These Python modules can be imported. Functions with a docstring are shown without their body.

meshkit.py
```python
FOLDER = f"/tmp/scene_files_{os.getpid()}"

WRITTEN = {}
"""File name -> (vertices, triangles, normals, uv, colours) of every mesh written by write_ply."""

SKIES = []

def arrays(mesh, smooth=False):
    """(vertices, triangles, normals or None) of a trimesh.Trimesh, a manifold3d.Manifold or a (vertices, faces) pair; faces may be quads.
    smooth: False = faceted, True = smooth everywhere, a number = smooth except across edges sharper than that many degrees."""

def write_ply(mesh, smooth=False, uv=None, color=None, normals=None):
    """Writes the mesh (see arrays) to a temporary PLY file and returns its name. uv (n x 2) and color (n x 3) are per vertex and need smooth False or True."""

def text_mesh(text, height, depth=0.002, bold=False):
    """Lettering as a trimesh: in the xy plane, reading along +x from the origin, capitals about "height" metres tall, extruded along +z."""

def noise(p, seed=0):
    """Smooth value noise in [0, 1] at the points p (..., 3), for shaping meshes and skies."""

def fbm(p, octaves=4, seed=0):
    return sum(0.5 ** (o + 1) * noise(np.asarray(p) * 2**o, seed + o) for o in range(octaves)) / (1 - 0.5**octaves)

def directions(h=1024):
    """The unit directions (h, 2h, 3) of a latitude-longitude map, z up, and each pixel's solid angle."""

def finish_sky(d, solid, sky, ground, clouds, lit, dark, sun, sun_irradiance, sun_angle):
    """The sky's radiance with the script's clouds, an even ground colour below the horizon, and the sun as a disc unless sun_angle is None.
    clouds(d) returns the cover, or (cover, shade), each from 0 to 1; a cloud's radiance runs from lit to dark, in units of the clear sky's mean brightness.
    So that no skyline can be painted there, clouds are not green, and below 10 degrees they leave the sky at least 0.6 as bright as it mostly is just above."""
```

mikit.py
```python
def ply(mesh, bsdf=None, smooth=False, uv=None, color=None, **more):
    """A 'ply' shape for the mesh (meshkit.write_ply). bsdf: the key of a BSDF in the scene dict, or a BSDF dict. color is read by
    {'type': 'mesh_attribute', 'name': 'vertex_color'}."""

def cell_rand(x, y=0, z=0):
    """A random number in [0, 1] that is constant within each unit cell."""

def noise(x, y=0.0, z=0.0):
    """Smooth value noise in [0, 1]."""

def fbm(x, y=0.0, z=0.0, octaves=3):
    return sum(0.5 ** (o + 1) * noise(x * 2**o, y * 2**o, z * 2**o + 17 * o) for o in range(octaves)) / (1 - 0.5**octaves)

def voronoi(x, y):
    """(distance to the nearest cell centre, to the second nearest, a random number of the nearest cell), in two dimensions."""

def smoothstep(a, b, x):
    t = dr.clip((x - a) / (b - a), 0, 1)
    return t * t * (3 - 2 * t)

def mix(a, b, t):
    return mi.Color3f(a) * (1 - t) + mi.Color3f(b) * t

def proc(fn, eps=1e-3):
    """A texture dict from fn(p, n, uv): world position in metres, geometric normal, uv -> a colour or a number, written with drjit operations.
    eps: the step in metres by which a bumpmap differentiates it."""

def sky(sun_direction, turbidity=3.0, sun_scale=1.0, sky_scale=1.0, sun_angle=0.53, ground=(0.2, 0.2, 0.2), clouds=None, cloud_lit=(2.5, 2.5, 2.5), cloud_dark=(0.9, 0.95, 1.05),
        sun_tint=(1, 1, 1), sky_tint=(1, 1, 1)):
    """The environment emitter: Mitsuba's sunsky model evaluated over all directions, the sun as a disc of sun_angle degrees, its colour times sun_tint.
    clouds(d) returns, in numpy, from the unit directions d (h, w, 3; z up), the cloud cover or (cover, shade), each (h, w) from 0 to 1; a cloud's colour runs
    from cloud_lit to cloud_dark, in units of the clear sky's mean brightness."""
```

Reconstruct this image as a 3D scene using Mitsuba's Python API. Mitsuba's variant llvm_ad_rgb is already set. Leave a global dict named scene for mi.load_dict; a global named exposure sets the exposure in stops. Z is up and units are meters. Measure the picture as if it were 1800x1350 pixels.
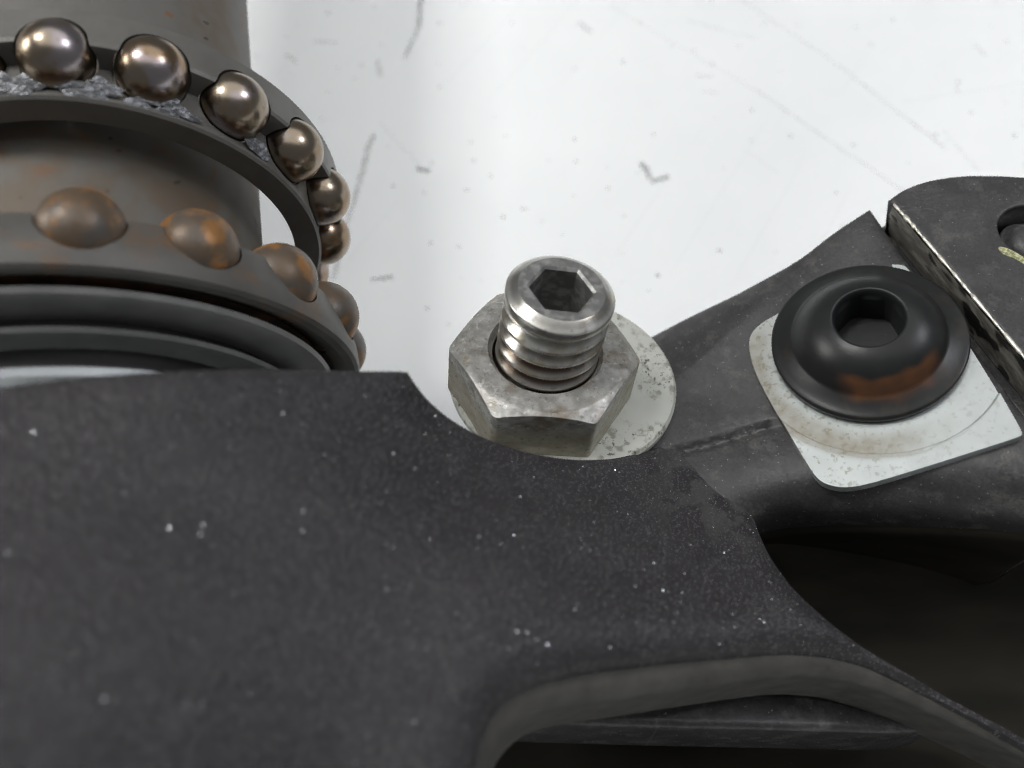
import math
import numpy as np, trimesh, manifold3d as m3, shapely, drjit as dr, mitsuba as mi, mikit, meshkit
from shapely.geometry import Polygon
from scipy.spatial import Delaunay
from scipy.interpolate import RBFInterpolator
from mikit import proc, noise, fbm, voronoi, smoothstep, mix, cell_rand

MM = 0.001                      # everything below is measured in millimetres and written in metres
T = mi.ScalarTransform4f
scene, labels = {}, {}

# ------------------------------------------------------------------ camera, light, exposure
ELEV = math.radians(58)
CAM = np.array([0.0, 0.0, 112.0])
FWD = np.array([0, math.cos(ELEV), -math.sin(ELEV)])
scene['camera'] = {'type': 'thinlens', 'fov': 2 * math.degrees(math.atan(900 / 1600)), 'fov_axis': 'x',
                   'aperture_radius': 0.78 * MM, 'focus_distance': 91 * MM, 'near_clip': 0.004, 'far_clip': 20.0,
                   'to_world': T().look_at(origin=list(CAM * MM), target=list((CAM + FWD * 100) * MM), up=[0, 0, 1])}
exposure = 0.5
scene['room_light'] = {'type': 'constant', 'radiance': {'type': 'rgb', 'value': [0.115, 0.118, 0.121]}}


def lamp(key, d, dist, w, h, rgb, label):
    d = np.array(d, float) / np.linalg.norm(d)
    o = d * dist + np.array([0, 0.05, 0.03])
    scene[key] = {'type': 'rectangle', 'to_world': T().look_at(origin=list(o), target=[0, 0.05, 0.03], up=[0, 1, 0.01]) @ T().scale([w / 2, h / 2, 1]),
                  'emitter': {'type': 'area', 'radiance': {'type': 'rgb', 'value': rgb}}}
    labels[key] = {'label': label, 'category': 'lamp'}


lamp('window_lamp', (-0.88, 0.12, 0.46), 1.5, 0.5, 0.45, [9.0, 8.9, 8.6], 'soft white lamp low on the left of the table')
lamp('key_lamp', (-0.44, 0.16, 0.88), 1.6, 0.34, 0.30, [26.0, 25.8, 25.2], 'bright white lamp panel high on the left of the table')
lamp('side_lamp', (0.66, 0.14, 0.72), 1.5, 0.30, 0.36, [9.5, 9.7, 10.4], 'cool white lamp panel high on the right of the table')
lamp('soft_panel', (0.10, 0.20, 0.97), 1.7, 2.2, 1.8, [0.95, 0.95, 0.95], 'wide white panel added above the table for soft light')  # unseen wide panel, added for broad soft light from above

# ------------------------------------------------------------------ helpers


def put(key, mesh, bsdf, smooth=35):
    if hasattr(mesh, 'to_mesh'):
        q = mesh.to_mesh()
        mesh = trimesh.Trimesh(np.array(q.vert_properties[:, :3]), np.array(q.tri_verts), process=False)
    mesh = mesh.copy()
    mesh.vertices = np.asarray(mesh.vertices) * MM
    k, i = key, 0
    while k in scene:
        i += 1
        k = '%s_%03d' % (key, i)
    scene[k] = mikit.ply(mesh, bsdf, smooth=smooth)
    return k


def frame(n, up=(1, 0, 0)):
    n = np.array(n, float) / np.linalg.norm(n)
    a = np.cross(n, up); a /= np.linalg.norm(a)
    return n, a, np.cross(n, a)


def place(mesh, o, n, a, b):
    """local (x along a, y along b, z along n) to the world; a x b must be n"""
    v = np.asarray(mesh.vertices)
    if np.dot(np.cross(a, b), n) < 0:
        b = -b
    return trimesh.Trimesh(np.array(o) + v[:, :1] * a + v[:, 1:2] * b + v[:, 2:] * n, mesh.faces, process=False)


def ring(profile, seg=144):
    """closed profile of (r, s) turned about z"""
    p = np.array(profile, float)
    if np.sum(p[:, 0] * np.roll(p[:, 1], -1) - np.roll(p[:, 0], -1) * p[:, 1]) < 0:
        p = p[::-1]
    t = np.arange(seg) * 2 * np.pi / seg
    v = np.stack([p[:, None, 0] * np.cos(t), p[:, None, 0] * np.sin(t), np.repeat(p[:, 1:], seg, 1)], -1)
    k = len(p)
    i, j = np.meshgrid(np.arange(k), np.arange(seg), indexing='ij')
    i2, j2 = (i + 1) % k, (j + 1) % seg
    A, B, C, D = i * seg + j, i * seg + j2, i2 * seg + j2, i2 * seg + j
    f = np.concatenate([np.stack([A, B, C], -1).reshape(-1, 3), np.stack([A, C, D], -1).reshape(-1, 3)])
    return trimesh.Trimesh(v.reshape(-1, 3), f, process=False)


def rows(grid, cap=True):
    """grid (k, seg, 3) of closed rows, outward when rows go up and the angle counter-clockwise"""
    g = np.array(grid); k, seg = g.shape[:2]
    i, j = np.meshgrid(np.arange(k - 1), np.arange(seg), indexing='ij')
    j2 = (j + 1) % seg
    A, B, C, D = i * seg + j, i * seg + j2, (i + 1) * seg + j2, (i + 1) * seg + j
    f = np.concatenate([np.stack([A, B, C], -1).reshape(-1, 3), np.stack([A, C, D], -1).reshape(-1, 3)])
    v = g.reshape(-1, 3)
    if cap:
        c0, c1 = g[0].mean(0), g[-1].mean(0)
        s = np.arange(seg); s2 = (s + 1) % seg
        f = np.concatenate([f] + ([np.stack([s2, s, s * 0 + len(v)], 1)] if cap is True else []) + [np.stack([s + (k - 1) * seg, s2 + (k - 1) * seg, s * 0 + len(v) + 1], 1)])
        v = np.vstack([v, c0, c1])
    return trimesh.Trimesh(v, f, process=False)


def to_m3(t):
    return m3.Manifold(m3.Mesh(np.asarray(t.vertices, np.float32), np.asarray(t.faces, np.uint32)))


def from_m3(m):
    q = m.to_mesh()
    return trimesh.Trimesh(np.array(q.vert_properties[:, :3], float), np.array(q.tri_verts), process=False)


def curve(pts, n=3):
    """rounded outline through control points; a point given twice stays a corner"""
    p = [np.array(q, float) for q in pts]
    for _ in range(n):
        out = []
        for i in range(len(p)):
            a, b = p[i], p[(i + 1) % len(p)]
            if np.allclose(a, b):
                out += [a, b]
                continue
            pa = np.allclose(a, p[i - 1]); pb = np.allclose(b, p[(i + 2) % len(p)])
            if not pa: out.append(a * .78 + b * .22)
            if not pb: out.append(a * .22 + b * .78)
        p = out
    q = [p[0]]
    for a in p[1:]:
        if np.linalg.norm(a - q[-1]) > 1e-6: q.append(a)
    return np.array(q)


def height(ctrl, smooth=0.4):
    c = np.array(ctrl, float)
    _, i = np.unique(c[:, :2].round(2), axis=0, return_index=True)
    c = c[np.sort(i)]
    return RBFInterpolator(c[:, :2], c[:, 2], kernel='thin_plate_spline', smoothing=smooth)


def slab(outline, zfun, depth, r, step=0.5, holes=(), rough=0.04, seed=1, undercut=0.0, cell=1.2, soft=None):
    """a casting: the outline (x, y) under the height zfun, its upper edge rounded by r, walls of the given depth"""
    poly = Polygon(np.array(outline)[:, :2], [np.array(h)[:, :2] for h in holes]).buffer(0)
    if poly.geom_type != 'Polygon':
        poly = max(poly.geoms, key=lambda g: g.area)
    pts, ds = [], []
    for k in (0, .04, .14, .3, .5, .75, 1.0):
        g = poly.buffer(-k * r)
        if g.is_empty: continue
        for q in getattr(g, 'geoms', [g]):
            for line in [q.exterior, *q.interiors]:
                c = np.array(line.segmentize(step).coords)[:-1]
                pts.append(c); ds.append(np.full(len(c), k))
    x0, y0, x1, y1 = poly.bounds
    gx, gy = np.meshgrid(np.arange(x0, x1, step), np.arange(y0, y1, step))
    gr = np.stack([gx.ravel(), gy.ravel()], 1)
    inner = poly.buffer(-1.08 * r)
    gr = gr[shapely.contains_xy(inner, gr[:, 0], gr[:, 1])] if not inner.is_empty else gr[:0]
    pts.append(gr); ds.append(np.ones(len(gr)))
    p, d = np.vstack(pts), np.concatenate(ds)
    _, i = np.unique(p.round(3), axis=0, return_index=True)
    p, d = p[i], d[i]
    tri = Delaunay(p).simplices
    c = p[tri].mean(1)
    tri = tri[shapely.contains_xy(poly, c[:, 0], c[:, 1])]
    e1, e2 = p[tri[:, 1]] - p[tri[:, 0]], p[tri[:, 2]] - p[tri[:, 0]]
    area = e1[:, 0] * e2[:, 1] - e1[:, 1] * e2[:, 0]
    tri[area < 0] = tri[area < 0][:, ::-1]
    tri = tri[np.abs(area) > 1e-7]
    z = zfun(p)
    drop = r * (1 - np.sqrt(np.clip(1 - (1 - d) ** 2, 0, 1)))
    if soft is not None:
        drop = drop * soft(p)
    top = np.column_stack([p, z - drop])
    top[:, 2] += rough * (meshkit.fbm(top / cell, 3, seed) - .5) * 2
    n = len(p)
    e = np.vstack([tri[:, [0, 1]], tri[:, [1, 2]], tri[:, [2, 0]]])
    key = np.sort(e, 1) @ np.array([n, 1])
    u, inv, cnt = np.unique(key, return_inverse=True, return_counts=True)
    be = e[cnt[inv] == 1]
    # walls in several rows so that they can be rough and undercut
    used = np.unique(be); loc = -np.ones(n, int); loc[used] = np.arange(len(used))
    nrm = np.zeros((n, 2)); dv = p[be[:, 1]] - p[be[:, 0]]
    on = np.stack([dv[:, 1], -dv[:, 0]], 1)
    np.add.at(nrm, be[:, 0], on); np.add.at(nrm, be[:, 1], on)
    nrm /= np.linalg.norm(nrm, axis=1, keepdims=True) + 1e-12
    K = max(2, int(depth / 1.0))
    V, F, prev = [top], [tri], lambda i: i
    for k in range(1, K + 1):
        w = np.column_stack([p[used] - nrm[used] * undercut * k / K, top[used, 2] - depth * k / K])
        base = sum(len(a) for a in V); V.append(w)
        cur = (lambda b: (lambda i: b + loc[i]))(base)
        a0, a1, b0, b1 = prev(be[:, 0]), prev(be[:, 1]), cur(be[:, 0]), cur(be[:, 1])
        F += [np.stack([a0, b0, b1], 1), np.stack([a0, b1, a1], 1)]
        prev = cur
    base = sum(len(a) for a in V)
    low = top.copy(); low[:, 2] -= depth + .05; low[used, :2] = p[used] - nrm[used] * undercut
    low[used, 2] = top[used, 2] - depth - .05
    V.append(low); F.append(tri[:, ::-1] + base)
    return trimesh.Trimesh(np.vstack(V), np.vstack(F), process=False)


# ------------------------------------------------------------------ materials
def mat(key, color, rough=0.5, metallic=0.0, spec=0.5, bump=None, scale=0.0, two=True, eps=4e-5, **more):
    col = color if isinstance(color, dict) else {'type': 'rgb', 'value': list(color)}
    b = {'type': 'principled', 'base_color': col, 'roughness': rough, 'metallic': metallic, 'specular': spec, **more}
    if bump:
        b = {'type': 'bumpmap', 'texture': proc(bump, eps), 'scale': scale, 'bsdf': b}
    scene[key] = {'type': 'twosided', 'bsdf': b} if two else b


def mm(p):
    return p.x * 1000.0, p.y * 1000.0, p.z * 1000.0


def seg(x, y, a, b):
    dx, dy = b[0] - a[0], b[1] - a[1]
    l2 = dx * dx + dy * dy
    t = dr.clip(((x - a[0]) * dx + (y - a[1]) * dy) / l2, 0, 1)
    return dr.sqrt(dr.square(x - a[0] - t * dx) + dr.square(y - a[1] - t * dy)), t


MARKS = [  # from, to, half width in mm, strength: scuffs and scratches worn into the table top
    ((-18.11, 164.68), (-17.85, 151.32), .34, .75), ((-17.85, 151.32), (-19.91, 142.16), .30, .6),
    ((-24.40, 121.41), (-26.28, 106.22), .42, .42), ((-26.28, 106.22), (-28.03, 89.39), .40, .33),
    ((-21.77, 89.06), (-18.72, 89.85), .30, .55), ((45.40, 159.20), (60.31, 140.23), .16, .24), ((60.31, 140.23), (74.99, 117.91), .18, .28),
    ((19.49, 157.06), (44.43, 132.73), .15, .16), ((44.43, 132.73), (65.62, 107.89), .18, .24), ((33.56, 153.04), (46.52, 147.42), .17, .18),
    ((22.37, 114.36), (23.27, 111.15), .45, .6), ((23.69, 110.36), (26.16, 111.15), .45, .55), ((-15.78, 113.15), (-14.31, 112.75), .5, .8), ((-23.34, 124.56), (-15.53, 113.82), .12, .18),
    ((34.12, 136.75), (36.63, 136.75), .22, .3), ((34.48, 132.43), (37.14, 132.27), .2, .2), ((-25.18, 140.23), (-24.09, 137.06), .4, .35),
    ((39.60, 118.19), (45.35, 112.08), .14, .09), ((69.78, 129.71), (93.68, 135.04), .16, .07), ((87.64, 145.43), (88.57, 142.97), .4, .2),
    ((13.16, 151.83), (14.82, 149.78), .5, .3), ((1.69, 104.06), (2.35, 104.06), .3, .45), ((32.90, 95.17), (33.43, 95.05), .3, .4), ((-42.15, 142.97), (-40.25, 140.55), .3, .3), ((-36.71, 146.76), (-33.42, 146.26), .25, .3),
    ((75.86, 122.12), (79.30, 112.75), .15, .18)]


def table_color(p, n, uv):
    x, y, z = mm(p)
    wx = x + (noise(x * .9, y * .9, 3) - .5) * .5 + (noise(x * 4, y * 4, 5) - .5) * .35
    wy = y + (noise(x * .9, y * .9, 7) - .5) * .5 + (noise(x * 4, y * 4, 9) - .5) * .35
    dark = mi.Float(0)
    for a, b, w, s in MARKS:
        d, t = seg(wx, wy, a, b)
        grain = .45 + .75 * noise(x * 5, y * 5, 11)
        dark = dr.maximum(dark, s * grain * (1 - smoothstep(w * .5, w * 1.5, d)))
    d1, d2, r = voronoi(x * .16, y * .16)
    speck = (1 - smoothstep(.02, .07, d1 + .05 * (noise(x * 2, y * 2) - .5))) * smoothstep(.5, 1, r)
    dark = dr.maximum(dark, .5 * speck)
    # faint thin hairline scratches
    u = x * .86 - y * .5 + 2.5 * noise(x * .02, y * .02, 1)
    hair = (1 - smoothstep(.0, .035, dr.abs(u * .11 - dr.floor(u * .11) - .5))) * smoothstep(.62, .8, noise(x * .05, y * .05, 31))
    dark = dr.maximum(dark, .04 * hair)
    cloud = fbm(x * .05, y * .05, 2)
    return mix((.80, .815, .815), (.75, .77, .77), cloud) * (1 - dark)


mat('table_paint', proc(table_color), rough=.32, spec=.4)


def grit(x, y, z, s):
    return fbm(x * s, y * s, z * s)


def plate_color(p, n, uv):
    x, y, z = mm(p)
    d1, d2, g = voronoi(x * 4.2, y * 4.2)
    f = grit(x, y, z, .35)
    base = mix((.0185, .0168, .0182), (.0268, .0246, .0266), f)
    spot = (1 - smoothstep(.12, .42, d1)) * smoothstep(.35, 1.0, g) * .065
    c = base + mi.Color3f(spot, spot, spot * 1.02)
    smear = fbm(x * .09 + y * .05, y * .22, 6, octaves=3)
    c = c * (.88 + .28 * smear)
    a, q = x * .8 + y * .6, -x * .6 + y * .8
    scr = (1 - smoothstep(0, .018, dr.abs(noise(a * .12, q * 1.1, 4) - .5))) * smoothstep(.62, .8, noise(a * .1, q * .3, 8))
    c = mix(c, (.075, .074, .075), scr * .35)
    dust = smoothstep(.60, .78, fbm(x * .9, y * .9, 14, octaves=5)) * noise(x * 7, y * 7, 3)
    c = mix(c, (.09, .089, .088), dust * .22)
    worn = smoothstep(9, 19, x) * smoothstep(29, 35, y) * smoothstep(.38, .6, fbm(x * .6, y * .6, 4, octaves=4))
    return mix(c, (.060, .059, .056), worn * .55)


def plate_bump(p, n, uv):
    x, y, z = mm(p)
    return noise(x * 3.2, y * 3.2, z * 3.2) + .5 * noise(x * 7, y * 7, z * 7)


mat('powder_coat', proc(plate_color), rough=.5, spec=.26, bump=plate_bump, scale=.08 * MM)


def arm_color(p, n, uv):
    x, y, z = mm(p)
    f = fbm(x * .3, y * .3, z * .3, octaves=4)
    fine = noise(x * 6, y * 6, z * 6)
    c = mix((.0235, .023, .0243), (.036, .035, .0355), smoothstep(.3, .72, f)) * (.75 + .5 * fine)
    dust = smoothstep(.50, .8, fbm(x * .7 + 9, y * .7, z * .7, octaves=5)) * (.1 + .9 * fine)
    c = mix(c, (.125, .12, .11), dust * .5)
    scr = (1 - smoothstep(0, .06, dr.abs(noise(x * .5, y * 3.1, 4) - .5))) * smoothstep(.55, .8, noise(x * .25, y * .25, 8))
    c = mix(c, (.15, .15, .15), scr * .2)
    d1, d2, r = voronoi(x * 1.3, y * 1.3 + z)
    sp = (1 - smoothstep(.04, .10, d1)) * smoothstep(.75, .95, r)
    return mix(c, (.3, .3, .29), sp * .6)


mat('lip_pale', proc(lambda p, n, uv: mix((.028, .027, .025), (.070, .067, .060), fbm(p.x * 700, p.y * 700, p.z * 700, octaves=4))), rough=.6, spec=.25)  # grey-brown, paler than the plate above it
mat('worn_black', proc(arm_color), rough=.46, spec=.45, bump=plate_bump, scale=.02 * MM)
scene['cavity_shade'] = {'type': 'twosided', 'bsdf': {'type': 'diffuse', 'reflectance': proc(lambda p, n, uv: mix((.010, .0105, .010), (.030, .0265, .021), fbm(p.x * 120, p.y * 300, p.z * 300)))}}  # near-black that puts the shade of the hollows into the colour


def slot_color(p, n, uv):
    x, y, z = mm(p)
    f = fbm(x * .6, y * .6, z * 1.4, octaves=4)
    c = mix((.15, .142, .125), (.30, .285, .245), smoothstep(.35, .7, f))
    return mix(c, (.025, .024, .022), smoothstep(.52, .62, fbm(x * .35 + 4, y * .35, z * .5, octaves=3)))


mat('bare_slot', proc(slot_color), rough=.45, metallic=.5)


def edge_color(p, n, uv):
    x, y, z = mm(p)
    return mix((.42, .40, .34), (.70, .68, .60), noise(x * 3, y * 3, z * 3))


mat('bright_edge', proc(edge_color), rough=.35, metallic=.6)
mat('yellow_paint', proc(lambda p, n, uv: mix((.16, .16, .09), (.42, .42, .22), smoothstep(.3, .6, fbm(p.x * 3000, p.y * 3000, p.z * 3000)))), rough=.5)


def stem_color(p, n, uv):
    x, y, z = mm(p)
    c = mix((.098, .095, .087), (.138, .133, .123), fbm(x * .25, y * .12, z * .25))
    st = fbm(x * .16 + 3, y * .22, z * .16, octaves=4)
    c = mix(c, (.11, .082, .056), smoothstep(.48, .74, st) * .75)
    st2 = fbm(x * .55, y * .5 + 20, z * .55, octaves=4)
    c = mix(c, (.17, .085, .045), smoothstep(.66, .76, st2) * .85)
    d1, d2, r = voronoi(x * .5, y * .4 + z * .3)
    c = mix(c, (.04, .035, .03), (1 - smoothstep(.05, .13, d1 + .1 * (noise(x * 3, y * 3, z * 3) - .5))) * smoothstep(.75, .9, r) * .8)
    near = 1 - smoothstep(52, 64, y + .25 * x)
    return mix(c, (.115, .083, .053), near * .55 * smoothstep(.25, .7, st2))


mat('stem_steel', proc(stem_color), rough=.55, metallic=.05, spec=.25)


def cage_color(p, n, uv):
    x, y, z = mm(p)
    return mix((.09, .087, .08), (.142, .137, .126), fbm(x * .4, y * .4, z * .4, octaves=4))


mat('cage_steel', proc(cage_color), rough=.45, metallic=.25)


def ball_color(p, n, uv):
    x, y, z = mm(p)
    f = fbm(x * .35, y * .35, z * .35, octaves=4)
    c = mix((.27, .225, .175), (.27, .19, .125), smoothstep(.4, .65, f))
    c = mix(c, (.38, .35, .40), smoothstep(.55, .7, fbm(x * .3 + 5, y * .3, z * .3)) * .6)
    return mix(c, (.16, .10, .055), smoothstep(.64, .78, fbm(x * 1.1, y * 1.1, z * 1.1, octaves=4)) * .5)


def ball_rough(p, n, uv):
    x, y, z = mm(p)
    left = 1 - smoothstep(-42, -36, x)
    return .20 + .10 * fbm(x * 1.2, y * 1.2, z * 1.2) + .12 * left * smoothstep(.45, .6, fbm(x * .9, y * .9, z * .9))


mat('ball_steel', proc(ball_color), rough=proc(ball_rough), metallic=1.0)


def rusty_ball_color(p, n, uv):
    x, y, z = mm(p)
    f = fbm(x * .45, y * .45, z * .45, octaves=4)
    c = mix((.088, .080, .072), (.105, .073, .048), smoothstep(.35, .6, f))
    return mix(c, (.27, .125, .035), .85 * smoothstep(.50, .72, fbm(x * .5 + 7, y * .5, z * .5, octaves=4)))


mat('rusty_ball', proc(rusty_ball_color), rough=.42, metallic=.35, bump=lambda p, n, uv: fbm(p.x * 1800, p.y * 1800, p.z * 1800), scale=.03 * MM)


def rusty_cage_color(p, n, uv):
    x, y, z = mm(p)
    c = mix((.062, .060, .055), (.092, .088, .081), fbm(x * .4, y * .4, z * .4))
    return mix(c, (.125, .070, .036), smoothstep(.46, .72, fbm(x * .28 + 2, y * .5, z * .28, octaves=4)) * .75)


mat('rusty_cage', proc(rusty_cage_color), rough=.5, metallic=.15)
mat('race_under', proc(lambda p, n, uv: mix((.05, .032, .022), (.11, .05, .03), smoothstep(.5, .7, fbm(p.x * 500, p.y * 500, p.z * 500)))), rough=.7)
mat('seal_rubber', (.007, .007, .007), rough=.6, spec=.25)
mat('seal_edge', proc(lambda p, n, uv: mix((.16, .16, .156), (.25, .25, .245), fbm(p.x * 400, p.y * 400, p.z * 400))), rough=.4, metallic=.3)
mat('zinc_ring', (.55, .58, .60), rough=.35, metallic=.7)


def zinc_old(p, n, uv):
    x, y, z = mm(p)
    f = fbm(x * 1.1, y * 1.1, z * 1.1, octaves=5)
    c = mix((.235, .232, .215), (.40, .395, .375), smoothstep(.25, .75, f))
    c = mix(c, (.60, .60, .58), smoothstep(.60, .78, fbm(x * 2.6, y * 2.6, z * 2.6 + 5, octaves=4)) * .6)
    c = mix(c, (.15, .10, .05), smoothstep(.50, .75, fbm(x * .45 + 8, y * .45, z * .6, octaves=5)) * .65)
    low = 1 - smoothstep(36.6, 38.0, z)
    c = mix(c, (.27, .245, .165), low * .65)
    return mix(c, (.08, .075, .06), smoothstep(.60, .78, fbm(x * 3.1, y * 3.1 + 30, z * 3.1, octaves=4)) * .5)


mat('nut_zinc', proc(zinc_old), rough=.42, metallic=.4, bump=lambda p, n, uv: fbm(p.x * 2200, p.y * 2200, p.z * 2200), scale=.05 * MM)


def local(p, o, n, a, b):
    x, y, z = mm(p)
    d = (x - o[0], y - o[1], z - o[2])
    dot = lambda v: d[0] * float(v[0]) + d[1] * float(v[1]) + d[2] * float(v[2])
    return dot(a), dot(b), dot(n)


SCREW_O = np.array([2.9, 49.6, 34.0]); SCREW_N, SCREW_A, SCREW_B = frame((.13, .13, .983), (0, 1, 0))


def screw_color(p, n, uv):
    x, y, z = mm(p)
    u, v, w = local(p, SCREW_O, SCREW_N, SCREW_A, SCREW_B)
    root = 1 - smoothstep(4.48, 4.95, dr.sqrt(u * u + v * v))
    c = mix((.50, .49, .45), (.66, .65, .62), fbm(x * .8, y * .8, z * .8))
    c = mix(c, (.40, .35, .24), smoothstep(.45, .65, fbm(x * .55 + 4, y * .55, z * .9, octaves=4)) * .6)
    low = 1 - smoothstep(41.0, 43.6, z + (noise(x, y, z) - .5) * 2)
    c = mix(c, (.11, .055, .03), low * (.3 + .7 * root) * smoothstep(.2, .45, fbm(x * .7, y * .7, z * .7, octaves=4)) * .95)
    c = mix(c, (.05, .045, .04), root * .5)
    return mix(c, (.25, .25, .24), smoothstep(.62, .75, fbm(x * 1.7, y * 1.7, z * 1.7)) * .5)


mat('screw_zinc', proc(screw_color), rough=.25, metallic=.9)
mat('screw_face', proc(lambda p, n, uv: mix((.19, .19, .187), (.34, .34, .325), smoothstep(.4, .75, fbm(p.x * 1300, p.y * 1300, p.z * 1300)))), rough=.42, metallic=.7)


def washer_color(p, n, uv):
    x, y, z = mm(p)
    c = mix((.44, .45, .40), (.55, .56, .52), fbm(x * .35, y * .35, z * .3))
    s = fbm(x * 1.5, y * 1.5, z * 1.5, octaves=4)
    zone = smoothstep(.42, .6, fbm(x * .28 + 3, y * .28, 2))
    c = mix(c, (.22, .22, .175), smoothstep(.48, .70, s) * zone * .8)
    return mix(c, (.06, .06, .045), .8 * smoothstep(.64, .74, fbm(x * 3.4, y * 2.4 + 9, z, octaves=3)) * zone)


mat('washer_zinc', proc(washer_color), rough=.42, metallic=.4)
BOLT_O = np.array([36.03, 52.49, 36.0]); BOLT_N = np.array([-.279, .011, .96]); BOLT_N /= np.linalg.norm(BOLT_N)


_, BA, BB = frame(BOLT_N, (0, 1, 0))
if BA[0] < 0: BA, BB = -BA, -BB            # BA to the right
if BB[1] < 0: BB = -BB                     # BB away from the viewer


def plate_zinc_color(p, n, uv):
    x, y, z = mm(p)
    u, v, w = local(p, BOLT_O, BOLT_N, BA, BB)
    c = mix((.36, .385, .375), (.44, .47, .465), fbm(x * .5, y * .5, z * .5))
    pit = smoothstep(.54, .74, fbm(x * 2.8, y * 2.8, z * 2.8, octaves=4))
    left = 1 - smoothstep(-8, 3, u)
    c = mix(c, (.20, .195, .155), pit * (.25 + .55 * left))
    r = dr.sqrt(u * u + dr.square(v + .5))
    grime = smoothstep(9.0, 11.0, r) * (1 - smoothstep(12.2, 13.2, r)) * (1 - smoothstep(-3, 8, u + (noise(x * .8, y * .8, z) - .5) * 5)) * (1 - smoothstep(2, 6, v))
    c = mix(c, (.17, .145, .10), grime * (.35 + .6 * fbm(x * 1.2, y * 1.2, z * 1.2)))
    rust = smoothstep(.48, .6, fbm(x * .9 + 3, y * .9, z * .9, octaves=3)) * (1 - smoothstep(-10, -8, u)) * (1 - smoothstep(-5, -2.5, v)) * smoothstep(-11, -8, v)
    c = mix(c, (.13, .055, .025), rust * .9)
    line = (1 - smoothstep(.0, .22, dr.abs(r - 12.6 + (noise(x * .6, y * .6, 2) - .5) * .3))) * (1 - smoothstep(-2, 2, v))
    return mix(c, (.10, .09, .07), line * .2)


mat('plate_zinc', proc(plate_zinc_color), rough=.36, metallic=.45)


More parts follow.
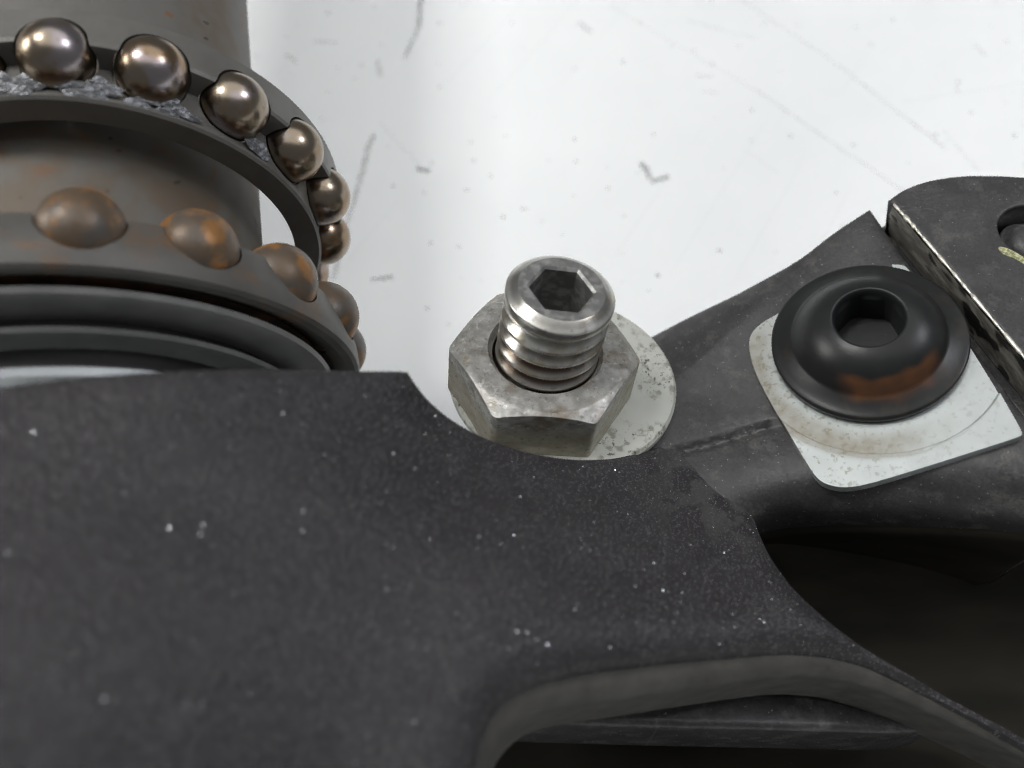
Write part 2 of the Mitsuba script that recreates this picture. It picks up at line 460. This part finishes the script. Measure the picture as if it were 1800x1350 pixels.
def bolt_color(p, n, uv):
    x, y, z = mm(p)
    u, v, w = local(p, BOLT_O, BOLT_N, BA, BB)
    c = mix((.009, .0095, .0097), (.016, .017, .017), fbm(x * .5, y * .5, z * .5))
    r = dr.sqrt(u * u + v * v)
    wob = (noise(x * .7, y * .7, z * .7) - .5) * 1.2
    arc = smoothstep(5.9, 6.5, r + .3 * wob) * (1 - smoothstep(7.2, 8.3, r + .6 * wob)) * smoothstep(-4.0, -2.4, u + wob) * (1 - smoothstep(4.0, 6.4, u + wob)) * (1 - smoothstep(-4.6, -3.0, v))  # orange-brown crescent on the front of the flange
    c = mix(c, (.085, .036, .015), arc * (.55 + .45 * noise(x * .9, y * .9, z)))
    far = smoothstep(.6, .7, fbm(x * .7 + 2, y * .7, z)) * smoothstep(7, 8.5, r)
    return mix(c, (.04, .028, .018), far * .25)


mat('black_oxide', proc(bolt_color), rough=.33, spec=.26)
mat('socket_black', (.011, .012, .0125), rough=.5, spec=.35)
mat('grease', proc(lambda p, n, uv: mix((.09, .092, .098), (.28, .29, .32), smoothstep(.5, .75, fbm(p.x * 2500, p.y * 2500, p.z * 2500)))), rough=.25, spec=.6, bump=lambda p, n, uv: fbm(p.x * 3000, p.y * 3000, p.z * 3000), scale=.06 * MM)
mat('flake_dull', (.14, .14, .15), rough=.35, metallic=.6)
mat('flake_metal', (.80, .81, .85), rough=.22, metallic=1.0)

# ------------------------------------------------------------------ the table
tb = trimesh.Trimesh([[-900, -500, 0], [900, -500, 0], [900, 1200, 0], [-900, 1200, 0]], [[0, 1, 2], [0, 2, 3]], process=False)
put('table_top', tb, 'table_paint', False)
labels['table_top'] = {'label': 'white scuffed table top under the motorcycle parts', 'category': 'table', 'kind': 'structure'}

# ------------------------------------------------------------------ triple clamp
labels['triple_clamp'] = {'label': 'black cast steering clamp with grey steel stem lying on the white table', 'category': 'steering clamp'}
UPPER = [(-40.26, 30.95, 61.00), (-34.50, 32.54, 60.00), (-29.34, 33.76, 59.30), (-22.94, 35.07, 58.00), (-16.29, 37.45, 54.50), (-11.27, 39.24, 51.50), (-8.57, 40.29, 49.80), (-8.57, 40.29, 49.80),
         (-7.43, 39.28, 47.80), (-5.51, 38.44, 45.60), (-2.70, 37.85, 43.20), (0.76, 37.79, 40.60), (5.22, 38.49, 37.60), (9.50, 40.10, 34.60), (12.91, 42.06, 32.40), (16.84, 44.47, 30.20), (21.24, 43.66, 29.50),
         (24.16, 39.76, 29.60), (24.23, 35.08, 31.20), (24.36, 31.20, 33.30), (25.80, 27.39, 34.60), (29.44, 23.39, 34.80), (36.16, 20.29, 32.50), (44.32, 16.82, 29.60), (52.70, 13.27, 26.50)]
LOWER = [(52.60, 12.19, 26.00), (44.28, 16.06, 29.20), (36.55, 19.13, 32.00), (31.85, 20.86, 34.00), (27.57, 21.55, 35.80), (21.74, 21.21, 38.00), (13.11, 19.60, 41.80), (6.66, 18.10, 44.80),
         (2.00, 16.63, 47.00), (-0.58, 15.03, 48.20), (-1.89, 13.05, 48.80), (-2.74, 9.75, 49.20), (-3.18, 6.43, 49.40)]
FRONT = [(-10.09, 1.56, 49.50), (-23.16, -0.62, 57.00), (-34.49, 1.68, 63.00)]
MID = [(-22.27, 24.39, 57.20), (-12.11, 26.53, 52.40), (-7.68, 17.10, 50.20), (-15.60, 12.49, 54.40), (-12.14, 8.08, 51.60), (-23.24, 14.77, 58.60), (0.00, 24.48, 46.60), (13.40, 37.04, 34.00), (17.62, 35.08, 33.20), (9.80, 30.55, 38.60), (11.80, 27.02, 39.80), (19.40, 26.11, 36.80), (-30.25, 19.24, 60.60)]
zplate = height(UPPER + LOWER + FRONT + MID, .5)
plate_soft = lambda p: np.clip(.13 + .9 * np.clip((p[:, 0] - 18) / 6, 0, 1) * np.clip((p[:, 1] - 20) / 3, .5, 1) + .55 * np.clip((26 - p[:, 1]) / 5, 0, 1), 0, 1)
put('triple_clamp__hub_plate', slab(curve(UPPER + LOWER + FRONT), zplate, 4.2, 3.4, .42, rough=.035, cell=.8, soft=plate_soft), 'powder_coat', 40)
labels['triple_clamp__hub_plate'] = {'label': 'dark sparkling powder-coated plate with a curved notch'}
# the stepped lip that runs along the lower edge of the plate
LIP = [(54.38, 10.87, 22.00), (45.75, 15.21, 25.60), (37.14, 18.08, 28.60), (32.72, 19.41, 30.60), (28.40, 20.13, 32.20), (23.50, 19.96, 34.00), (16.01, 18.38, 37.20), (8.67, 16.61, 40.60),
       (3.10, 15.31, 43.60), (0.61, 14.26, 44.80), (-1.10, 12.50, 45.60), (-2.11, 10.24, 46.00), (-2.41, 6.45, 46.00)]
BACK = [(x - 1.2 + (.9 if x > 22 else 0), y + (2.5 if x < 18 else .9), z) for x, y, z in LOWER[::-1]]
lc = np.array(LIP + [(x, y, z - 2.8) for x, y, z in LOWER])
terms = lambda p: np.column_stack([np.ones(len(p)), p[:, 0], p[:, 1], p[:, 0] ** 2, p[:, 0] * p[:, 1], p[:, 1] ** 2])
lfit = np.linalg.lstsq(terms(lc), lc[:, 2], rcond=None)[0]
zlip = lambda p: terms(p) @ lfit
put('triple_clamp__lower_lip', slab(curve(LIP + BACK), zlip, 6, 1.1, .42, rough=.05, cell=.9, undercut=0), 'lip_pale', 40)
labels['triple_clamp__lower_lip'] = {'label': 'rounded paler lip below the plate edge'}

ARM = [(8.56, 53.64, 30.20), (13.27, 58.69, 30.60), (20.21, 61.68, 31.40), (26.96, 63.21, 33.20), (31.64, 64.96, 34.40), (35.61, 67.67, 36.00), (39.68, 69.90, 37.40), (39.68, 69.90, 37.40),
       (41.64, 63.14, 37.60), (43.54, 56.85, 38.00), (45.14, 51.75, 38.40), (46.63, 46.57, 38.80), (48.83, 39.00, 39.40), (48.83, 39.00, 39.40), (51.73, 33.72, 41.00), (51.55, 32.57, 40.60),
       (45.49, 34.20, 38.00), (38.47, 35.35, 36.00), (31.47, 36.22, 34.00), (26.53, 36.40, 32.60), (23.32, 35.41, 31.80), (20.26, 31.19, 30.90), (15.03, 31.17, 30.20), (9.04, 39.04, 29.80), (5.86, 45.49, 29.80)]
ARM_MID = [(19, 50, 30.6), (25, 45, 32.00), (25, 55, 32.20), (30, 50, 33.70), (36, 52, 35.50), (42, 52, 37.20), (36, 43, 35.50), (36, 60, 35.60), (44, 45, 37.70), (28, 57, 33.10), (12, 50, 30.9), (8, 45, 30.7), (9, 54, 30.9)]
zarm0 = height(ARM + ARM_MID, .6)


def zarm(p):
    """a crease runs along the arm where the ear's face meets the round flank behind it"""
    z = zarm0(p)
    a, b = np.array((14.65, 48.95, 32.00)[:2]), np.array((32.59, 65.36, 34.60)[:2])
    d = b - a; nrm = np.array([-d[1], d[0]]) / np.linalg.norm(d)
    off = (p - a) @ nrm
    along = ((p - a) @ d) / (d @ d)
    k = np.clip((1.06 - along) * 3, 0, 1)
    z = z - k * .5 * np.clip(off, 0, 9)
    # a shallow cast seam left of the washer
    c, e = np.array((16.41, 42.85, 32.00)[:2]), np.array((25.55, 45.01, 33.00)[:2])
    q = e - c; t = np.clip(((p - c) @ q) / (q @ q), 0, 1)
    dist = np.linalg.norm(p - c - t[:, None] * q, axis=1)
    side = ((p - c) @ np.array([-q[1], q[0]])) / np.linalg.norm(q)
    z = z - .55 * np.exp(-(dist / .35) ** 2) - .35 * np.exp(-(dist / 2.5) ** 2) * (side < 0)
    return z


put('triple_clamp__arm', slab(curve(ARM), zarm, 27, 5.0, .42, rough=.05, undercut=1, soft=lambda p: np.clip(.16 + .9 * np.clip((39.5 - p[:, 1]) / 4, 0, 1), 0, 1)), 'worn_black', 40)
labels['triple_clamp__arm'] = {'label': 'dusty black arm carrying the bolts'}

EAR = [(40.52, 68.66, 39.60), (40.52, 68.66, 39.60), (42.41, 70.05, 39.80), (45.05, 71.12, 40.00), (48.75, 71.58, 40.30), (52.85, 71.28, 40.60), (57.31, 70.46, 41.00), (65.45, 68.48, 41.50), (61.12, 48.44, 42.00), (52.92, 33.25, 42.00), (52.92, 33.25, 42.00), (48.05, 47.58, 41.00), (45.76, 54.22, 40.60), (43.76, 60.11, 40.20), (41.89, 65.31, 39.90)]
hc = np.array((54.01, 62.93, 40.80)); tt = np.linspace(0, 2 * np.pi, 60)[:-1]
hole = [(hc[0] + 3.7 * math.cos(t), hc[1] + 3.7 * math.sin(t)) for t in tt]
zear = height(EAR, .5)
put('triple_clamp__fork_clamp', slab(curve(EAR), zear, 5.4, .35, .4, holes=[hole], rough=.04, undercut=1.4), 'worn_black', 40)
labels['triple_clamp__fork_clamp'] = {'label': 'black clamp half right of the sawn slot'}
# the sawn face of the slot, a bare worn strip lying on the wall of the clamp half, and its bright edge
e = np.array(EAR[10:15] + [EAR[0]])[:, :3]
e = np.array([(52.70, 34.30, 41.80), (50.70, 40.11, 41.40), (48.05, 47.58, 41.00), (45.76, 54.22, 40.60), (43.76, 60.11, 40.20), (41.89, 65.31, 39.90), (40.91, 68.04, 39.65)])
ss = np.linspace(0, len(e) - 1.001, 160); ii = ss.astype(int); ep = e[ii] + (ss - ii)[:, None] * (e[ii + 1] - e[ii])
off = np.array([-.78, -.62, 0]) * .12
g = []
for k, dz in enumerate(np.linspace(.45, 5.3, 18)):
    q = ep + off; q = q - np.array([0, 0, dz]) + np.array([.78, .62, 0]) * 1.4 * max(dz - .45, 0) / 5.0
    q[:, :2] += (.05 * (meshkit.fbm(q / np.array([1.2, 1.2, .5]), 3, 4) - .5))[:, None] * np.array([-.78, -.62])
    g.append(q)
g = np.array(g); A, B = g.shape[:2]
i, j = np.meshgrid(np.arange(A - 1), np.arange(B - 1), indexing='ij'); a0 = i * B + j
face = np.concatenate([np.stack([a0, a0 + 1, a0 + B + 1], -1).reshape(-1, 3), np.stack([a0, a0 + B + 1, a0 + B], -1).reshape(-1, 3)])
put('triple_clamp__fork_clamp__slot_face', trimesh.Trimesh(g.reshape(-1, 3), face, process=False), 'bare_slot', 40)
labels['triple_clamp__fork_clamp__slot_face'] = {'label': 'bare grey-brown sawn face of the slot'}
th = np.linspace(0, 2 * np.pi, 9)[:-1]
g = []
for k, q in enumerate(ep):
    r = .10 + .16 * meshkit.noise(np.array([k * .45, 1, 2]), 3) * (meshkit.noise(np.array([k * .13, 5, 2]), 8) + .25)
    c = q + np.array([-.03, -.03, -.12])
    g.append(np.stack([c[0] + .8 * r * np.cos(th), c[1] + .8 * r * np.cos(th), c[2] + r * np.sin(th)], 1))
put('triple_clamp__fork_clamp__edge_line', rows(g), 'bright_edge', 60)
labels['triple_clamp__fork_clamp__edge_line'] = {'label': 'bright line along the slot edge'}
# paint smear by the recess
sm = curve([(49.44, 61.11, 40.70), (50.40, 60.81, 40.70), (51.67, 59.38, 40.80), (51.90, 57.47, 40.90), (51.03, 59.16, 40.80), (49.68, 59.91, 40.70)], 2)
put('triple_clamp__fork_clamp__paint_smear', slab(sm, lambda p: zear(p) + .10, .2, .05, .15, rough=.03), 'yellow_paint', 40)
labels['triple_clamp__fork_clamp__paint_smear'] = {'label': 'pale yellow-green smear beside the recess'}
put('triple_clamp__slot_floor', slab(curve([(41.16, 68.34, 34.30), (42.36, 69.44, 34.30), (42.36, 69.44, 34.30), (45.34, 71.24, 34.30), (45.34, 71.24, 34.30), (50.40, 61.24, 34.30), (56.27, 45.57, 34.30), (58.53, 39.29, 34.30), (54.00, 38.68, 34.30), (46.82, 52.35, 34.30)], 2), lambda p: 0 * p[:, 0] + 34.3, 14, .6, .5), 'cavity_shade', 40)
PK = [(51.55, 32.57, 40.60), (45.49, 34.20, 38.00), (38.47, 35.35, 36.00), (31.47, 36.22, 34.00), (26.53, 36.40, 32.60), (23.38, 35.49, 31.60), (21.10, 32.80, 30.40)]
put('triple_clamp__pocket_shade', slab(curve([(x, y - .35, z) for x, y, z in PK] + [(16, 30, 28), (16, 40, 28), (60, 41, 36)], 2),
                                      lambda p: 25.2 + .27 * (p[:, 0] - 21), 26, 2.0, .6, rough=.12, undercut=1.0), 'cavity_shade', 40)  # added shell just proud of the arm wall, coloured as the hollow's shade
labels['triple_clamp__pocket_shade'] = {'label': 'near-black shell added for the shade of the hollow below the arm'}
# casting under the arm and the plate, its floor blackened for the shade there
put('triple_clamp__lower_web', slab(curve([(-9.83, 17.21, 30.00), (-0.99, 17.13, 29.00), (12.68, 17.11, 27.00), (25.91, 17.22, 25.00), (39.58, 17.45, 22.00), (43.81, 19.73, 21.00), (21.46, 21.15, 24.00), (5.23, 21.96, 27.00), (-7.66, 21.44, 29.00)][::-1], 2),
                                    height([(-9.83, 17.21, 30.00), (-0.99, 17.13, 29.00), (12.68, 17.16, 27.00), (25.91, 17.22, 25.00), (39.58, 17.45, 22.00), (5.20, 21.83, 27.50)], .5), 8, .8, .6, rough=.08), 'worn_black', 40)
put('triple_clamp__underside', slab(curve([(-60, -8, 9), (75, -8, 9), (80, 36, 9), (60, 40, 9), (20, 44, 9), (-16, 38, 9), (-60, 36, 9)], 2), lambda p: 9 + 1.2 * np.sin(p[:, 0] * .13) + 15 * np.clip((p[:, 1] - 24) / 12, 0, 1) ** 2 * np.clip((p[:, 0] - 16) / 8, 0, 1), 8, 2, 1.2, rough=.3, cell=5), 'cavity_shade', 40)  # floor slab with the shade of the cavity put into its colour

# flakes of metal in the powder coat
rng = np.random.default_rng(7)
flake_edge = Polygon(curve(UPPER + LOWER + FRONT)[:, :2]).buffer(0).exterior
po = Polygon(curve(UPPER + LOWER + FRONT)[:, :2]).buffer(-.6)
x0, y0, x1, y1 = po.bounds
hx = np.arange(6) * np.pi / 3
for cnt, big, m, key in ((2400, .03, 'flake_dull', 'triple_clamp__dull_flake'), (1000, .06, 'flake_metal', 'triple_clamp__metal_flake')):
    q = rng.uniform((x0, y0), (x1, y1), (cnt, 2)); q = q[shapely.contains_xy(po, q[:, 0], q[:, 1])]
    dd = np.clip(1 - shapely.distance(shapely.points(q), flake_edge) / 3.4, 0, 1)
    zq = zplate(q) - 3.4 * (1 - np.sqrt(1 - dd ** 2)) * plate_soft(q)
    V, F = [], []
    for k, (x, y) in enumerate(q):
        r = .026 + big * rng.random() ** 4
        n = rng.normal(0, .36, 3) + (0, 0, 1); n, a, b = frame(n)
        c = np.array([x, y, zq[k] + .055])
        V.append(c + r * (np.cos(hx)[:, None] * a + np.sin(hx)[:, None] * b) * rng.uniform(.7, 1.2, (6, 1)))
        F.append(np.array([[0, 1, 2], [0, 2, 3], [0, 3, 4], [0, 4, 5]]) + 6 * k)
    put(key, trimesh.Trimesh(np.vstack(V), np.vstack(F), process=False), m, False)
    labels[key] = {'label': 'tiny flakes glittering in the black coat', 'kind': 'stuff'}

# ------------------------------------------------------------------ steering stem, seals
SN = np.array([-.15, .967, .204]); SN, SA, SB = frame(SN)
SC = np.array([-41.5, 50.7, 36.0])
prof = [(0.01, -9), (16.6, -9), (16.6, 79), (16.3, 79.6), (0.01, 79.6)]
st = ring([(14, -9), (16.6, -9), (16.6, 20), (16.6, 60), (16.6, 150), (16.2, 150.6), (14, 150.6)], 192)
put('triple_clamp__steering_stem', place(st, SC, SN, SA, SB), 'stem_steel', 30)
labels['triple_clamp__steering_stem'] = {'label': 'grey steel tube with brown rust stains'}
FC = np.array([-43.9, 50.8, 34.95])
SC2 = np.array([-43.35, 50.3, 35.95])
labels['dust_seal'] = {'label': 'stack of black and grey seal rings below the rusty bearing', 'category': 'seal'}
put('dust_seal__seal_lip', place(ring([(17.2, -4.5), (24.2, -4.2), (24.7, -4.5), (24.5, -4.95), (23.4, -5.25), (17.2, -5.5)]), SC2, SN, SA, SB), 'seal_edge', 30)
put('dust_seal__groove', place(ring([(17.2, -5.4), (20.6, -5.4), (20.4, -6.6), (17.2, -6.8)]), SC2, SN, SA, SB), 'seal_rubber', 30)
put('dust_seal__inner_ring', place(ring([(17.0, -6.5), (21.7, -6.4), (22.0, -6.62), (21.7, -6.9), (17.0, -7.2)]), SC2, SN, SA, SB), 'seal_edge', 30)
put('dust_seal__seal_body', place(ring([(17.0, -7.0), (19.0, -7.0), (19.0, -10.2), (17.0, -10.4)]), SC2, SN, SA, SB), 'seal_rubber', 30)
put('dust_seal__zinc_ring', place(ring([(17.0, -10.2), (22.7, -10.0), (23.3, -10.3), (23.1, -10.95), (17.0, -11.1)]), SC2 + np.array([0, 0, -.3]), SN, SA, SB), 'zinc_ring', 30)


def sphere(o, r, sub=4):
    s = trimesh.creation.icosphere(sub, r); s.vertices = s.vertices + o
    return s


def bearing(key, O, n, R, rb, p0, prof, cage_m, ball_m, pocket, shift=0.0, step=20.0):
    n, a, b = frame(n)
    band = to_m3(place(ring(prof, 288), O, n, a, b))
    if band.volume() < 0: raise ValueError('inside out')
    for k in range(18):
        g = p0 + math.radians(step) * k
        c = O + shift * n + R * (math.cos(g) * a + math.sin(g) * b)
        cut = trimesh.creation.icosphere(3, pocket); cut.vertices = cut.vertices + c
        band = band - to_m3(cut)
        put(key + '__ball', sphere(c, rb), ball_m, True)
    put(key + '__cage', band, cage_m, 25)


labels['rusty_bearing'] = {'label': 'rust-stained ball bearing seated round the stem above the clamp', 'category': 'bearing'}
bearing('rusty_bearing', FC, SN, 25.5, 3.5, -2.7207,
        [(24.0, -2.9), (26.7, -4.3), (27.4, -4.25), (27.75, -3.95), (27.9, -3.0), (27.85, -2.0), (27.4, -.5), (26.9, .8), (26.4, 1.05), (24.6, .5)], 'rusty_cage', 'rusty_ball', 3.66, .05)
put('rusty_bearing__race', place(ring([(17.1, 2.2), (18.6, 2.6), (23.0, -1.0), (23.9, -3.2), (17.1, -4.0)]), SC2, SN, SA, SB), 'race_under', 30)

labels['loose_bearing'] = {'label': 'loose dark caged bearing with shiny bronze-toned balls, hanging tilted on the stem', 'category': 'bearing'}
LC = np.array([-42.17, 66.81, 39.5]); LN = np.array([-.0841, .991, .1072])
bearing('loose_bearing', LC, LN, 21.8, 3.13, 3.2966,
        [(18.6, -3.5), (18.7, -4.2), (21.2, -4.2), (21.45, -3.95), (21.3, -3.3), (21.15, -2.6), (21.2, -.3), (22.9, -.1), (23.45, .05), (23.6, .4), (23.35, 4.0), (22.4, 4.1), (21.9, 1.2), (20.5, .2), (20.1, -3.2)],
        'cage_steel', 'ball_steel', 3.32)
# grease left between the first balls
n, a, b = frame(LN)
V, F, base = [], [], 0
rng = np.random.default_rng(3)
for g0, cnt, sp in ((3.2966 + .16, 15, .075), (3.2966 - .17, 16, .07), (3.2966 + .46, 6, .07), (3.2966 + .85, 4, .04)):
    for k in range(cnt):
        g = g0 + rng.normal(0, sp); s = rng.uniform(-3.9, -2.4); r = 21.25 + (s + 3.9) * .5
        er = math.cos(g) * a + math.sin(g) * b; et = -math.sin(g) * a + math.cos(g) * b; es = n + .5 * er; es /= np.linalg.norm(es); eo = np.cross(et, es)
        m = trimesh.creation.icosphere(4, 1.0)
        v = m.vertices * np.array([rng.uniform(.5, 1.1), rng.uniform(.25, .6), rng.uniform(.10, .20)])
        v = v * (1 + 1.1 * (meshkit.fbm(m.vertices * 1.8 + k * 9.1, 2, 2) - .5))[:, None]
        V.append(v[:, :1] * et + v[:, 1:2] * es + v[:, 2:] * eo + LC + s * n + r * er); F.append(m.faces + base); base += len(v)
put('loose_bearing__grease', trimesh.Trimesh(np.vstack(V), np.vstack(F), process=False), 'grease', True)
labels['loose_bearing__grease'] = {'label': 'glistening lumps of old grease in the cage', 'kind': 'stuff'}

# ------------------------------------------------------------------ stop screw, nut, washer
wc = np.array([5.3, 50.9, 30.7])
NM = np.array([.075, .15, .985]); NM, NA, NB = frame(NM, (0, 1, 0))
if NA[0] < 0: NA, NB = -NA, -NB
w = from_m3(m3.Manifold.revolve(m3.CrossSection([[(5.5, 0), (11.6, 0), (11.9, .3), (11.9, .9), (11.6, 1.2), (5.5, 1.2)]]), 128))
w.vertices = np.asarray(w.vertices)
put('flat_washer', place(w, wc - 0 * NM, NM, NA, NB), 'washer_zinc', 30)
labels['flat_washer'] = {'label': 'round off-white pitted washer under the hex nut', 'category': 'washer'}
NB0 = np.array([2.8, 49.0, 32.0])            # underside of the nut
NH = 6.5
ang = -0.03
hexa = [(9.55 * math.cos(k * math.pi / 3 + ang), 9.55 * math.sin(k * math.pi / 3 + ang)) for k in range(6)]
nut = m3.Manifold.extrude(m3.CrossSection([hexa]).offset(-.9, m3.JoinType.Miter).offset(.9, m3.JoinType.Round, circular_segments=48), NH)
cone = m3.Manifold.revolve(m3.CrossSection([[(0, -1), (9.9, -1), (9.9, NH - 1.1), (7.95, NH + .02), (0, NH + .02)]]), 160)
nut = nut ^ cone
bore = m3.Manifold.revolve(m3.CrossSection([[(0, -2), (5.2, -2), (5.2, NH - .6), (5.85, NH + .2), (0, NH + .2)]]), 96)
nut = (nut - bore).refine_to_length(.6)
nt = from_m3(nut)
nt.vertices = nt.vertices + .05 * (meshkit.fbm(np.asarray(nt.vertices) * 1.1, 3, 5) - .5)[:, None]
put('hex_nut', place(nt, NB0, NM, NA, NB), 'nut_zinc', 28)
labels['hex_nut'] = {'label': 'thin worn hex nut with rust on its flats, locked on the set screw', 'category': 'nut'}

SM = np.array([.13, .13, .983]); SM, A2, B2 = frame(SM, (0, 1, 0))
if A2[0] < 0: A2, B2 = -A2, -B2
if np.dot(np.cross(A2, B2), SM) < 0: B2 = -B2
S0 = np.array([2.9, 49.6, 34.0]); LTOP = 12.6
nseg = 240; t = np.arange(nseg) * 2 * np.pi / nseg
g = []
for s in np.arange(-2, LTOP - 1.9, .07):
    ph = (s / 1.75 - t / (2 * np.pi)) % 1.0
    tooth = np.clip(1.08 - np.abs(ph - .5) * 2.2, 0, .92) / .92
    r = 4.35 + .72 * tooth
    r = np.where(s < 1, 4.7, r)
    g.append(np.stack([r * np.cos(t), r * np.sin(t), 0 * t + s], 1))
for r, s in ((4.5, LTOP - 1.85), (4.98, LTOP - 1.65), (5.1, LTOP - 1.5), (5.12, LTOP - .75), (5.02, LTOP - .62), (4.2, LTOP - .08), (4.05, LTOP)):
    g.append(np.stack([r * np.cos(t), r * np.sin(t), 0 * t + s], 1))
put('set_screw__threaded_shank', place(rows(g, False), S0, SM, A2, B2), 'screw_zinc', 45)
hx = 2.6 / np.cos((t + .04) % (np.pi / 3) - np.pi / 6)
g = [np.stack([r * np.cos(t), r * np.sin(t), 0 * t + s], 1) for r, s in ((4.05, LTOP), (3.6, LTOP + .01), (hx + .25, LTOP - .02), (hx, LTOP - .25), (hx, LTOP - 6.5))]
put('set_screw__socket_face', place(rows(g, 'top'), S0, SM, A2, B2), 'screw_face', 30)
labels['set_screw'] = {'label': 'bright threaded set screw with a hexagon socket standing up through the nut', 'category': 'screw'}

# ------------------------------------------------------------------ square washer and button-head bolt
qz = np.array([(24.97, 54.84, 32.76), (24.98, 51.94, 32.79), (25.74, 48.31, 33.06), (28.49, 38.97, 33.96), (29.25, 37.54, 34.20), (30.84, 36.78, 34.67), (33.28, 36.85, 35.38), (46.12, 39.76, 39.08), (46.52, 40.05, 39.19), (46.48, 40.78, 39.17), (45.63, 46.02, 38.87), (43.47, 56.76, 38.11), (41.66, 60.56, 37.55), (41.34, 61.57, 37.44), (39.80, 62.02, 36.99), (36.38, 61.43, 36.00), (27.02, 57.39, 33.32), (25.55, 56.20, 32.91)])
ql = np.stack([(qz - BOLT_O) @ BA, (qz - BOLT_O) @ BB], 1)
area = m3.CrossSection([curve(np.column_stack([ql, 0 * ql[:, 0]]), 2)[:, :2]], m3.FillRule.NonZero)
thin = area.offset(-.18, m3.JoinType.Round)
sq = m3.Manifold.extrude(area, 1.0).translate([0, 0, -1.12])
bo = m3.Manifold.revolve(m3.CrossSection([[(0, -.5), (12.2, -.5), (12.7, .3), (0, .3)]]), 200).translate([.4, -.4, 0])
sq = sq - bo
put('square_washer', place(from_m3(sq), BOLT_O + .25 * BOLT_N, BOLT_N, BA, BB), 'plate_zinc', 25)
labels['square_washer'] = {'label': 'rounded square pale zinc washer with rusty left edge under the black bolt', 'category': 'washer'}


def button_bolt(key, o, n, a, b, R, dome, hgt, hole_r, af, turn, m, lab):
    prof = [(R - .3, .0), (R - .03, .1), (R, .3), (R, .55), (R - .08, .68), (R - .25, .76)]
    k = np.linspace(0, 1, 9)[1:]
    prof += [(R - .25 - (R - .25 - dome) * q, .76 + .74 * q ** 1.25) for q in k]
    x = np.linspace(0, 1, 26)[1:]
    for q in x:                                              # small fillet, then the round dome
        th = .55 + q * .8
        r = dome - (dome - hole_r - .4) * (math.cos(.55) - math.cos(th)) / (math.cos(.55) - math.cos(1.35))
        z = 1.5 + (hgt - 1.5) * (math.sin(th) - math.sin(.55)) / (math.sin(1.35) - math.sin(.55))
        prof.append((r, z))
    t = np.arange(180) * 2 * np.pi / 180
    g = [np.stack([r * np.cos(t), r * np.sin(t), 0 * t + s], 1) for r, s in prof]
    put(key + '__head', place(rows(g, False), o, n, a, b), m, 60)
    hx = af / 2 / np.cos((t + turn) % (np.pi / 3) - np.pi / 6)
    top = prof[-1][1]
    g = [np.stack([r * np.cos(t), r * np.sin(t), 0 * t + s], 1) for r, s in ((prof[-1][0], top), (hole_r + .28, top - .02), (hole_r + .18, top - .09), (hole_r + .1, top - .3), (hole_r + .02, top - .55), (hole_r, top - .8), (np.minimum(hx + .05, hole_r), top - 1.1), (np.minimum(hx, hole_r), top - 1.3), (np.minimum(hx, hole_r), top - 4.4), (.5, top - 4.45))]
    put(key + '__socket', place(rows(g, 'top'), o, n, a, b), 'socket_black', 40)
    labels[key] = {'label': lab, 'category': 'bolt'}


BB2 = BB if np.dot(np.cross(BA, BB), BOLT_N) > 0 else -BB
button_bolt('button_bolt', BOLT_O + .05 * BOLT_N, BOLT_N, BA, BB2, 9.35, 7.3, 4.35, 3.2, 5.9, .3, 'black_oxide', 'black flanged button-head bolt with an orange-brown crescent, on the square zinc washer')
hz = float(zear(np.array([hc[:2]]))[0])
button_bolt('recessed_bolt', np.array([hc[0] + .25, hc[1] - .35, hz - 3.0]), *frame((.12, -.05, 1), (0, 1, 0)), 3.35, 2.6, 2.3, 1.1, 1.9, .3, 'worn_black', 'dark bolt head sunk in a recess at the right edge')
